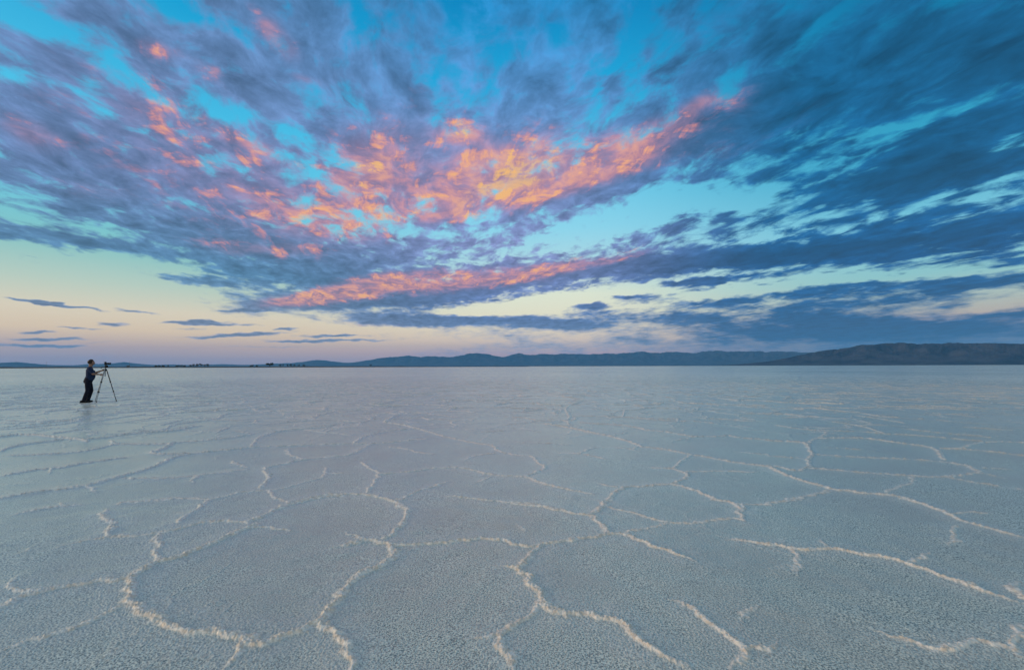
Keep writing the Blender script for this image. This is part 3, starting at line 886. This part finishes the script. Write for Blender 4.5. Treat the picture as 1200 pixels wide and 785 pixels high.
def leaf_crown(bm, w, h, z0, n, rng):
    lobes = [(Vector((rng.uniform(-.32, .32) * w, rng.uniform(-.32, .32) * w, z0 + h * rng.uniform(.25, .8))), rng.uniform(.2, .34)) for _ in range(7)]
    for _ in range(n):
        c, rad = rng.choice(lobes)
        d = Vector((rng.gauss(0, 1), rng.gauss(0, 1), rng.gauss(0, 1))).normalized() * rng.uniform(.5, 1.0)
        p = c + Vector((d.x * rad * w, d.y * rad * w, d.z * rad * h))
        s = rng.uniform(0.035, 0.075) * w
        u = Vector((rng.gauss(0, 1), rng.gauss(0, 1), rng.gauss(0, 1))).normalized()
        v = u.orthogonal().normalized()
        vs = [bm.verts.new(p + u * s), bm.verts.new(p + v * s * .7), bm.verts.new(p - u * s), bm.verts.new(p - v * s * .7)]
        bm.faces.new(vs)


def shore_pos(px, extra=0.0):
    d = ray(px, 430)
    a = math.atan2(d.x, d.y)
    r = 1750 * (1 + 0.03 * math.sin(a * 9 + 2)) + 90 + extra
    return (r * math.sin(a), r * math.cos(a), 2.4)


# (pixel, height m, width m) of every dark crown one can tell apart on the shore
trees = [(183, 5.5, 7), (187, 6.5, 8), (191, 6, 8), (197, 9, 5), (208, 6.5, 9), (212, 7, 8), (216, 6, 7), (223, 7.5, 7), (226.5, 9, 8), (231, 10, 8), (235.5, 12, 9), (239.5, 9, 7), (243, 10, 8),
         (316, 14, 18), (328, 8, 7), (331.5, 9, 6), (337, 8, 8), (341, 10, 8), (345, 9, 7), (350, 8, 7), (356, 7, 8), (296, 6, 8), (301, 5, 7), (294, 5, 6), (434, 8, 6)]
desc = {316: 'broad dark tree standing alone and tallest on the left shoreline', 434: 'lone small dark tree on the bare shore under the first mountain rise',
        197: 'narrow dark tree in the gap between two low clumps on the shore', 296: 'low dark tree just left of the broad lone shore tree',
        235.5: 'tallest dark tree in the left clump on the far shore'}
for i, (px, h, w) in enumerate(trees):
    w *= 1.35
    rng = random.Random(100 + i)
    left = px < 260
    lab = desc.get(px)
    if not lab:
        lab = 'small dark tree in the row beyond the salt right of the tripod' if left else ('low dark scrub tree left of the broad shoreline tree' if px < 310 else 'small dark tree in the thin row right of the broad shoreline tree')
    grp = 'small trees in the row right of the tripod' if left else ('scrub trees left of the broad tree' if px < 310 else 'small trees in the row right of the broad tree')
    t = thing('shore_tree', lab, 'tree', shore_pos(px, rng.uniform(-40, 60)), rng.uniform(0, 6), None if px in desc else grp)
    bm = bmesh.new()
    tube(bm, [(0, 0, -1), (0.1, 0, h * .3), (0.25, 0.1, h * .62)], [w * .035 + .1, w * .026 + .06, .05], 6)
    tube(bm, [(0.1, 0, h * .3), (w * .2, w * .1, h * .6)], [w * .02 + .05, .04], 5)
    tube(bm, [(0.1, 0, h * .35), (-w * .2, w * .08, h * .65)], [w * .02 + .05, .04], 5)
    link_mesh('trunk', bm, bark_mat, t)
    bm = bmesh.new()
    leaf_crown(bm, w, h * .85, h * .18, 420, rng)
    link_mesh('crown', bm, leaf_mat, t)

# two thin masts and a low shed
for px, h, lab in ((54, 17, 'thin grey mast on the shoreline left of the photographer'), (151.5, 20, 'thin grey mast on the shoreline right of the tripod')):
    t = thing('utility_mast', lab, 'mast', shore_pos(px, 20))
    bm = bmesh.new(); tube(bm, [(0, 0, -1), (0, 0, h)], [0.35, 0.16], 8); link_mesh('pole', bm, metal_mat, t)
    bm = bmesh.new(); tube(bm, [(-1.6, 1.6, h - 1.5), (1.6, -1.6, h - 1.5)], [0.14, 0.14], 6); link_mesh('cross_arm', bm, metal_mat, t)
t = thing('shed', 'low dark shed at the foot of the right-hand mast', 'shed', shore_pos(150.2, -10), 0.6)
bm = bmesh.new(); box(bm, (0, 0, 1.6), (7, 5, 4.2), 0.03); link_mesh('wall', bm, wall_mat, t)
bm = bmesh.new()
v = [bm.verts.new(p) for p in ((-3.9, -2.9, 3.65), (3.9, -2.9, 3.65), (3.9, 2.9, 3.65), (-3.9, 2.9, 3.65), (-3.9, 0, 5.0), (3.9, 0, 5.0))]
for f in ((0, 1, 5, 4), (2, 3, 4, 5), (0, 4, 3), (1, 2, 5), (0, 3, 2, 1)):
    bm.faces.new([v[k] for k in f])
link_mesh('roof', bm, metal_mat, t)

# ------------------------------------------------------------------ air
bm = bmesh.new()
hb = 36000
box(bm, (0, 0, 0), (2 * hb, 2 * hb, 1.0))
for v in bm.verts:
    v.co.z = -1.2 if v.co.z < 0 else 1600.0
hz, B = new_mat('haze')
pv = B.n('ShaderNodeVolumePrincipled')
pv.inputs['Color'].default_value = (0.17, 0.55, 1.0, 1)
pv.inputs['Density'].default_value = HAZE
pv.inputs['Anisotropy'].default_value = 0.0
mo = B.n('ShaderNodeOutputMaterial'); hz.node_tree.links.new(pv.outputs[0], mo.inputs['Volume'])
haze = link_mesh('haze', bm, hz)
haze['kind'] = 'stuff'
haze['label'] = 'pale blue evening haze over the salt plain'
haze['category'] = 'haze'

# ------------------------------------------------------------------ the photographer, his tripod and camera
GP = ground(103.0, 471.6)
view_az = math.atan2(GP[0], GP[1])
# he faces across the line of sight, towards the right
FACE = -view_az          # rotation about z that turns +X to be square to the sight line


class Chain:
    """joints with radii; u is the direction of the first (wider) radius of a flattened joint"""
    def __init__(s, u=(0, 1, 0)):
        s.v, s.e, s.r, s.u = [], [], [], []
        s.cur = Vector(u)

    def add(s, p, r, link=None):
        s.v.append(Vector(p)); s.r.append(r if isinstance(r, tuple) else (r, r)); s.u.append(s.cur.copy())
        if link is not None:
            s.e.append((link, len(s.v) - 1))
        return len(s.v) - 1

    def run(s, start, pts):
        k = start
        for p, r in pts:
            k = s.add(p, r, k)
        return k


_unit = None


def flesh(bm, c):
    """sweep ellipsoids along every bone"""
    global _unit
    if _unit is None:
        t = bmesh.new(); bmesh.ops.create_uvsphere(t, u_segments=14, v_segments=9, radius=1.0)
        _unit = ([v.co.copy() for v in t.verts], [[v.index for v in f.verts] for f in t.faces]); t.free()
    for a, b in c.e:
        L = (c.v[b] - c.v[a]).length
        ra, rb = c.r[a], c.r[b]
        n = max(1, int(L / (0.22 * min(ra[1], rb[1], ra[0], rb[0])) + 0.5))
        d = (c.v[b] - c.v[a]).normalized()
        for i in range(n + 1):
            t = i / n
            p = c.v[a].lerp(c.v[b], t)
            r0 = ra[0] * (1 - t) + rb[0] * t; r1 = ra[1] * (1 - t) + rb[1] * t
            u = c.u[b]
            w = d
            v = w.cross(u)
            if v.length < 0.2:
                u = w.orthogonal(); v = w.cross(u)
            v.normalize(); u = v.cross(w).normalized()
            rw = min(r0, r1) * 0.9
            vs = [bm.verts.new(p + u * q.x * r0 + v * q.y * r1 + w * q.z * rw) for q in _unit[0]]
            for f in _unit[1]:
                bm.faces.new([vs[k] for k in f])


def fused(name, bm, mat, parent, voxel, smooth=3):
    """one continuous surface out of everything swept"""
    ob = link_mesh(name, bm, mat, parent, True)
    rm = ob.modifiers.new('fuse', 'REMESH'); rm.mode = 'VOXEL'; rm.voxel_size = voxel; rm.use_smooth_shade = True
    sm = ob.modifiers.new('soften', 'SMOOTH'); sm.factor = 0.5; sm.iterations = smooth
    nm = bpy.data.meshes.new_from_object(ob.evaluated_get(bpy.context.evaluated_depsgraph_get()))
    ob.modifiers.clear(); ob.data = nm; nm.name = name
    if not nm.materials:
        nm.materials.append(mat)
    return ob


skin_mat = simple_mat('skin', (0.26, 0.145, 0.10), (0.33, 0.19, 0.14), 18.0, rough=0.55, vec='obj')
shirt_mat = simple_mat('navy_shirt', (0.010, 0.022, 0.058), (0.018, 0.036, 0.085), 25.0, vec='obj')
trouser_mat = simple_mat('dark_trousers', (0.005, 0.007, 0.016), (0.011, 0.013, 0.026), 25.0, vec='obj')
shoe_mat = simple_mat('dark_leather', (0.010, 0.010, 0.012), (0.025, 0.024, 0.024), 30.0, rough=0.5, vec='obj')
hair_mat = simple_mat('dark_hair', (0.012, 0.009, 0.008), (0.035, 0.026, 0.02), 60.0, rough=0.6, vec='obj')
black_mat = simple_mat('black_plastic', (0.012, 0.012, 0.013), (0.022, 0.022, 0.024), 40.0, rough=0.4, vec='obj')
glass_mat = simple_mat('lens_glass', (0.01, 0.012, 0.02), (0.02, 0.02, 0.03), 10.0, rough=0.08, vec='obj', spec=0.6)
carbon_mat = simple_mat('grey_tripod_tube', (0.06, 0.07, 0.08), (0.12, 0.13, 0.14), 30.0, rough=0.4, vec='obj')
pale_mat = simple_mat('silver_tripod_tube', (0.30, 0.32, 0.34), (0.42, 0.44, 0.46), 30.0, rough=0.35, vec='obj')
eye_mat = simple_mat('eye', (0.5, 0.5, 0.48), (0.6, 0.6, 0.58), 10.0, rough=0.2, vec='obj')

person = thing('person', 'person in a navy short-sleeved shirt and dark trousers reaching to the tripod head', 'person', (GP[0], GP[1], 0.0), FACE)

c = Chain()
pelvis = c.add((-0.03, 0, 0.90), (0.132, 0.112))
sp1 = c.run(pelvis, [((0.018, 0, 1.04), (0.142, 0.122)), ((0.02, 0, 1.16), (0.145, 0.115)), ((-0.002, 0, 1.29), (0.155, 0.095)), ((-0.006, 0, 1.34), (0.135, 0.070))])
neck = c.run(sp1, [((0.0, 0, 1.42), (0.062, 0.062)), ((0.015, 0, 1.47), (0.056, 0.058)), ((0.028, 0, 1.55), (0.056, 0.06))])
# nose and ears grow from the head
# near leg (right leg, towards the viewer) stands behind, far leg forward
for sy, hip, knee, ank, heel, toe in ((-1, (-0.03, -0.10, 0.86), (-0.025, -0.12, 0.49), (-0.13, -0.13, 0.09), (-0.16, -0.13, 0.045), (0.02, -0.15, 0.035)),
                                      (1, (0.0, 0.10, 0.86), (0.075, 0.11, 0.48), (0.0, 0.12, 0.09), (-0.03, 0.12, 0.045), (0.155, 0.14, 0.035))):
    hip = (hip[0], hip[1] * 0.82, hip[2] - 0.02)
    k = c.add(hip, 0.082, pelvis)
    m1 = tuple((a + b) / 2 for a, b in zip(hip, knee))
    m2 = tuple((a * .6 + b * .4) for a, b in zip(knee, ank))
    k = c.run(k, [(m1, 0.074), (knee, 0.058), (m2, 0.052), (ank, 0.036)])
    c.run(k, [(tuple((a + b) / 2 for a, b in zip(ank, toe)), (0.034, 0.026)), (tuple(a * .75 + b * .25 for a, b in zip(toe, ank)), (0.034, 0.02))])


def arm(c, sy, sh, el, wr, hand_dir, palm_n):
    k = c.add((sh[0] - 0.002, sh[1] * 0.93, sh[2] - 0.012), 0.058, sp1)
    k = c.run(k, [(tuple((a + b) / 2 for a, b in zip(sh, el)), 0.052), (el, 0.042), (tuple((a * .6 + b * .4) for a, b in zip(el, wr)), 0.040), (wr, 0.027)])
    d = Vector(hand_dir).normalized(); n = Vector(palm_n).normalized(); s = d.cross(n).normalized()
    w = Vector(wr)
    old = c.cur; c.cur = s
    pc = c.add(tuple(w + d * 0.045), (0.038, 0.020), k)
    pe = c.add(tuple(w + d * 0.075), (0.036, 0.017), pc)
    for j, (off, ln) in enumerate(((-0.030, 0.068), (-0.010, 0.078), (0.010, 0.073), (0.029, 0.058))):
        b = w + d * 0.088 + s * off
        c.run(pe, [(tuple(b), 0.0095), (tuple(b + d * ln * .45 + n * ln * .12), 0.0088), (tuple(b + d * ln * .7 + n * ln * .42), 0.0082), (tuple(b + d * ln * .72 + n * ln * .75), 0.0072)])
    tb = w + d * 0.035 - s * 0.036
    c.run(pc, [(tuple(tb), 0.013), (tuple(tb + d * 0.03 - s * 0.012 + n * 0.018), 0.011), (tuple(tb + d * 0.055 - s * 0.002 + n * 0.036), 0.009)])
    c.cur = old


ARM_N = dict(sh=(-0.005, -0.185, 1.365), el=(0.10, -0.225, 1.165), wr=(0.285, -0.12, 1.135))
ARM_F = dict(sh=(0.0, 0.185, 1.36), el=(0.16, 0.20, 1.19), wr=(0.36, 0.075, 1.29))
arm(c, -1, ARM_N['sh'], ARM_N['el'], ARM_N['wr'], (0.92, 0.30, 0.02), (0.1, 0.7, -0.5))
arm(c, 1, ARM_F['sh'], ARM_F['el'], ARM_F['wr'], (0.85, -0.2, 0.35), (0.3, -0.8, -0.3))
body_bm = bmesh.new(); flesh(body_bm, c)


def uv_blob(bm, cpos, rad, seg=20, rings=14, fn=None, rot=None):
    r = bmesh.ops.create_uvsphere(bm, u_segments=seg, v_segments=rings, radius=1.0)
    for v in r['verts']:
        p = Vector((v.co.x * rad[0], v.co.y * rad[1], v.co.z * rad[2]))
        if fn:
            p = fn(p)
        if rot:
            p = rot @ p
        v.co = Vector(cpos) + p


# face: a shaped head with brow, nose, lips, chin and ears, joined into the body mesh
bm = bmesh.new()


def face_fn(p):
    x, y, z = p
    if x > 0:
        if z < -0.03:
            x *= 1.0 + 0.10 * min(1, (-z - 0.03) / 0.06)
        w = math.exp(-(y / 0.014) ** 2)
        x += 0.026 * w * math.exp(-((z + 0.022) / 0.020) ** 2) + 0.012 * w * math.exp(-((z - 0.002) / 0.022) ** 2)
        x += 0.006 * math.exp(-(y / 0.035) ** 2) * math.exp(-((z - 0.030) / 0.010) ** 2)
        x += 0.007 * math.exp(-(y / 0.022) ** 2) * (math.exp(-((z + 0.056) / 0.006) ** 2) + math.exp(-((z + 0.068) / 0.006) ** 2))
        x += 0.008 * math.exp(-(y / 0.025) ** 2) * math.exp(-((z + 0.092) / 0.012) ** 2)
        for e in (-1, 1):
            x -= 0.009 * math.exp(-((y - e * 0.030) / 0.013) ** 2) * math.exp(-((z - 0.006) / 0.011) ** 2)
    if z < -0.05:
        y *= 1 - 0.9 * min(1, (-z - 0.05) / 0.07) * 0.35
    return Vector((x, y, z))


HT = Matrix.Rotation(math.radians(4), 3, 'Y')
HC = Vector((0.035, 0, 1.615))
uv_blob(bm, HC, (0.094, 0.076, 0.118), 48, 40, face_fn, HT)
for e in (-1, 1):
    uv_blob(bm, HC + HT @ Vector((-0.005, e * 0.076, -0.008)), (0.018, 0.009, 0.032), 12, 10, None, HT)
tmp = bpy.data.meshes.new('tmp'); bm.to_mesh(tmp); bm.free(); body_bm.from_mesh(tmp); bpy.data.meshes.remove(tmp)
body = fused('body', body_bm, skin_mat, person, 0.0050, 2)
for e in (-1, 1):
    bm = bmesh.new()
    uv_blob(bm, HC + HT @ Vector((0.082, e * 0.030, 0.006)), (0.011, 0.012, 0.010), 12, 10)
    link_mesh('eye', bm, eye_mat, person, True)

# hair: short, thick, standing clear of the crown and the nape
rngh = random.Random(4)


def hair_fn(p):
    k = 1 + 0.05 * math.sin(p.y * 90 + p.z * 60) + 0.04 * math.sin(p.x * 110 + p.z * 45)
    if p.x > 0.03 and p.z < 0.05:
        p = Vector((0.03 + (p.x - 0.03) * 0.1, p.y, p.z))
    if p.z < -0.06:
        p.z = -0.06 + (p.z + 0.06) * 0.3
    return p * k


bm = bmesh.new()
uv_blob(bm, HC + Vector((-0.016, 0, 0.028)), (0.104, 0.091, 0.112), 40, 28, hair_fn, HT)
link_mesh('hair', bm, hair_mat, person, True)

# shirt
c = Chain()
b0 = c.add((-0.005, 0, 0.95), (0.166, 0.142))
b1 = c.run(b0, [((0.018, 0, 1.00), (0.170, 0.150)), ((0.034, 0, 1.07), (0.170, 0.155)), ((0.026, 0, 1.18), (0.170, 0.145)), ((-0.002, 0, 1.30), (0.178, 0.122)), ((-0.008, 0, 1.37), (0.158, 0.094)), ((-0.002, 0, 1.40), (0.10, 0.080))])
for A in (ARM_N, ARM_F):
    sh, el = Vector(A['sh']), Vector(A['el'])
    k = c.add(sh + Vector((-0.005, -0.10 * (1 if sh.y > 0 else -1), 0.0)), 0.085)
    c.run(k, [(sh, 0.077), (sh.lerp(el, 0.4), 0.068), (sh.lerp(el, 0.72), 0.064)])
bm = bmesh.new(); flesh(bm, c)
fused('shirt', bm, shirt_mat, person, 0.009, 4)
c = Chain(); k = c.add((0.0, 0, 1.425), (0.070, 0.070)); c.add((0.006, 0, 1.445), (0.066, 0.066), k)
bm = bmesh.new(); tube(bm, [(-0.002, 0, 1.405), (0.0, 0, 1.43), (0.004, 0, 1.455)], [0.082, 0.073, 0.068], 24, False)
bmesh.ops.solidify(bm, geom=bm.faces[:], thickness=0.006)
link_mesh('collar', bm, shirt_mat, person, True)

# trousers
c = Chain()
p0 = c.add((-0.035, 0, 0.86), (0.170, 0.145))
c.add((-0.012, 0, 0.955), (0.165, 0.138), p0)
for hip, knee, ank in (((-0.035, -0.085, 0.83), (-0.025, -0.12, 0.49), (-0.13, -0.13, 0.10)), ((-0.01, 0.085, 0.83), (0.075, 0.11, 0.48), (0.0, 0.12, 0.10))):
    hip, knee, ank = Vector(hip), Vector(knee), Vector(ank)
    k = c.add(hip, 0.104)
    c.run(k, [(hip.lerp(knee, .5), 0.094), (knee, 0.076), (knee.lerp(ank, .5), 0.071), (ank, 0.062)])
bm = bmesh.new(); flesh(bm, c)
fused('trousers', bm, trouser_mat, person, 0.009, 4)


def shoe(ax, ay, turn):
    bm = bmesh.new()

    def fn(p):
        x, y, z = p
        t = (x + 0.145) / 0.29
        y *= 0.78 + 0.30 * math.exp(-((t - 0.72) / 0.25) ** 2)
        if z > 0:
            z *= 1.0 - 0.45 * max(0, min(1, (t - 0.35) / 0.4))
        z = max(z, -0.05)
        return Vector((x, y, z))
    uv_blob(bm, (0.055, 0, 0.058), (0.140, 0.050, 0.064), 28, 18, fn)
    R_ = Matrix.Translation((ax, ay, 0)) @ Matrix.Rotation(turn, 4, 'Z')
    bm.transform(R_)
    ob = link_mesh('shoe', bm, shoe_mat, person, True)
    bm = bmesh.new()
    r = bmesh.ops.create_circle(bm, segments=28, radius=1.0, cap_ends=True)
    for v in r['verts']:
        x = v.co.x
        v.co = Vector((0.055 + x * 0.142, v.co.y * (0.045 + 0.012 * (x > 0) * (1 - abs(x))), 0.0))
    ex = bmesh.ops.extrude_face_region(bm, geom=bm.faces[:])
    for v in ex['geom']:
        if isinstance(v, bmesh.types.BMVert):
            v.co.z += 0.018
    bmesh.ops.recalc_face_normals(bm, faces=bm.faces[:])
    bm.transform(R_)
    sole = link_mesh('sole', bm, black_mat, None)
    sole.parent = ob


shoe(-0.165, -0.13, -0.12)
shoe(-0.035, 0.12, 0.10)

# tripod
def place(dxf, dyl=0.0):
    """metres forward of / left of the person"""
    return (GP[0] + dxf * math.cos(FACE) - dyl * math.sin(FACE), GP[1] + dxf * math.sin(FACE) + dyl * math.cos(FACE), 0.0)


TRI = place(0.475, 0.0)
tripod = thing('tripod', 'tall tripod with splayed legs standing on the salt in front of the photographer', 'tripod', TRI, FACE)
AP = 1.33
bm = bmesh.new(); tube(bm, [(0, 0, AP - 0.05), (0, 0, AP + 0.03)], [0.045, 0.05], 18); link_mesh('leg_collar', bm, black_mat, tripod, True)
bm = bmesh.new(); tube(bm, [(0, 0, AP - 0.28), (0, 0, AP + 0.11)], [0.014, 0.014], 14); link_mesh('centre_column', bm, carbon_mat, tripod, True)
for ang, rad in ((3, 0.405), (128, 0.42), (237, 0.42)):
    a = math.radians(ang)
    top = Vector((0.04 * math.cos(a), 0.04 * math.sin(a), AP - 0.01))
    foot = Vector((rad * math.cos(a), rad * math.sin(a), 0.012))
    bm = bmesh.new()
    tube(bm, [top, top.lerp(foot, 0.38)], [0.0185, 0.0185], 12)
    tube(bm, [top.lerp(foot, 0.38), top.lerp(foot, 0.69)], [0.0155, 0.0155], 12)
    tube(bm, [top.lerp(foot, 0.69), top.lerp(foot, 0.985)], [0.0125, 0.0125], 12)
    lg = link_mesh('leg', bm, carbon_mat if ang == 3 else pale_mat, tripod, True)
    for q in (0.38, 0.69):
        bm = bmesh.new(); tube(bm, [top.lerp(foot, q - 0.014), top.lerp(foot, q + 0.018)], [0.025, 0.023], 12)
        lk = link_mesh('leg_lock', bm, black_mat, lg, True)
    bm = bmesh.new(); tube(bm, [top.lerp(foot, 0.972), foot - Vector((0, 0, 0.010))], [0.020, 0.016], 12)
    link_mesh('rubber_foot', bm, black_mat, lg, True)
    if ang != 3:
        lg['label'] = 'pale silver tripod leg'
bm = bmesh.new()
uv_blob(bm, (0, 0, AP + 0.135), (0.034, 0.034, 0.036), 18, 12)
tube(bm, [(0, 0, AP + 0.09), (0, 0, AP + 0.115)], [0.034, 0.036], 16)
box(bm, (0, 0, AP + 0.185), (0.075, 0.055, 0.018), 0.004)
box(bm, (0.045, -0.02, AP + 0.13), (0.06, 0.07, 0.10), 0.008)
th = link_mesh('tripod_head', bm, black_mat, tripod, True)
bm = bmesh.new(); tube(bm, [(-0.02, -0.02, AP + 0.13), (-0.15, -0.05, AP + 0.05)], [0.007, 0.010], 10)
pan = link_mesh('pan_handle', bm, black_mat, th, True)

# camera
camth = thing('photo_camera', 'black camera with a long lens fixed on top of the tripod', 'camera', (TRI[0], TRI[1], AP + 0.196), FACE)
bm = bmesh.new()
box(bm, (-0.01, 0, 0.055), (0.075, 0.145, 0.10), 0.012)
box(bm, (-0.008, 0, 0.115), (0.06, 0.06, 0.035), 0.012)
box(bm, (0.018, -0.058, 0.05), (0.045, 0.032, 0.09), 0.013)
cb = link_mesh('camera_body', bm, black_mat, camth, True)
bm = bmesh.new(); box(bm, (-0.052, 0, 0.112), (0.022, 0.04, 0.026), 0.006); link_mesh('viewfinder', bm, black_mat, cb, True)
bm = bmesh.new()
tube(bm, [(0.024, 0, 0.057), (0.06, 0, 0.057), (0.062, 0, 0.057), (0.115, 0, 0.057), (0.12, 0, 0.057), (0.165, 0, 0.057)], [0.036, 0.036, 0.039, 0.039, 0.036, 0.042], 26)
ln = link_mesh('lens', bm, black_mat, camth, True)
bm = bmesh.new(); tube(bm, [(0.1652, 0, 0.057), (0.1672, 0, 0.057)], [0.036, 0.033], 24); link_mesh('front_glass', bm, glass_mat, ln, True)
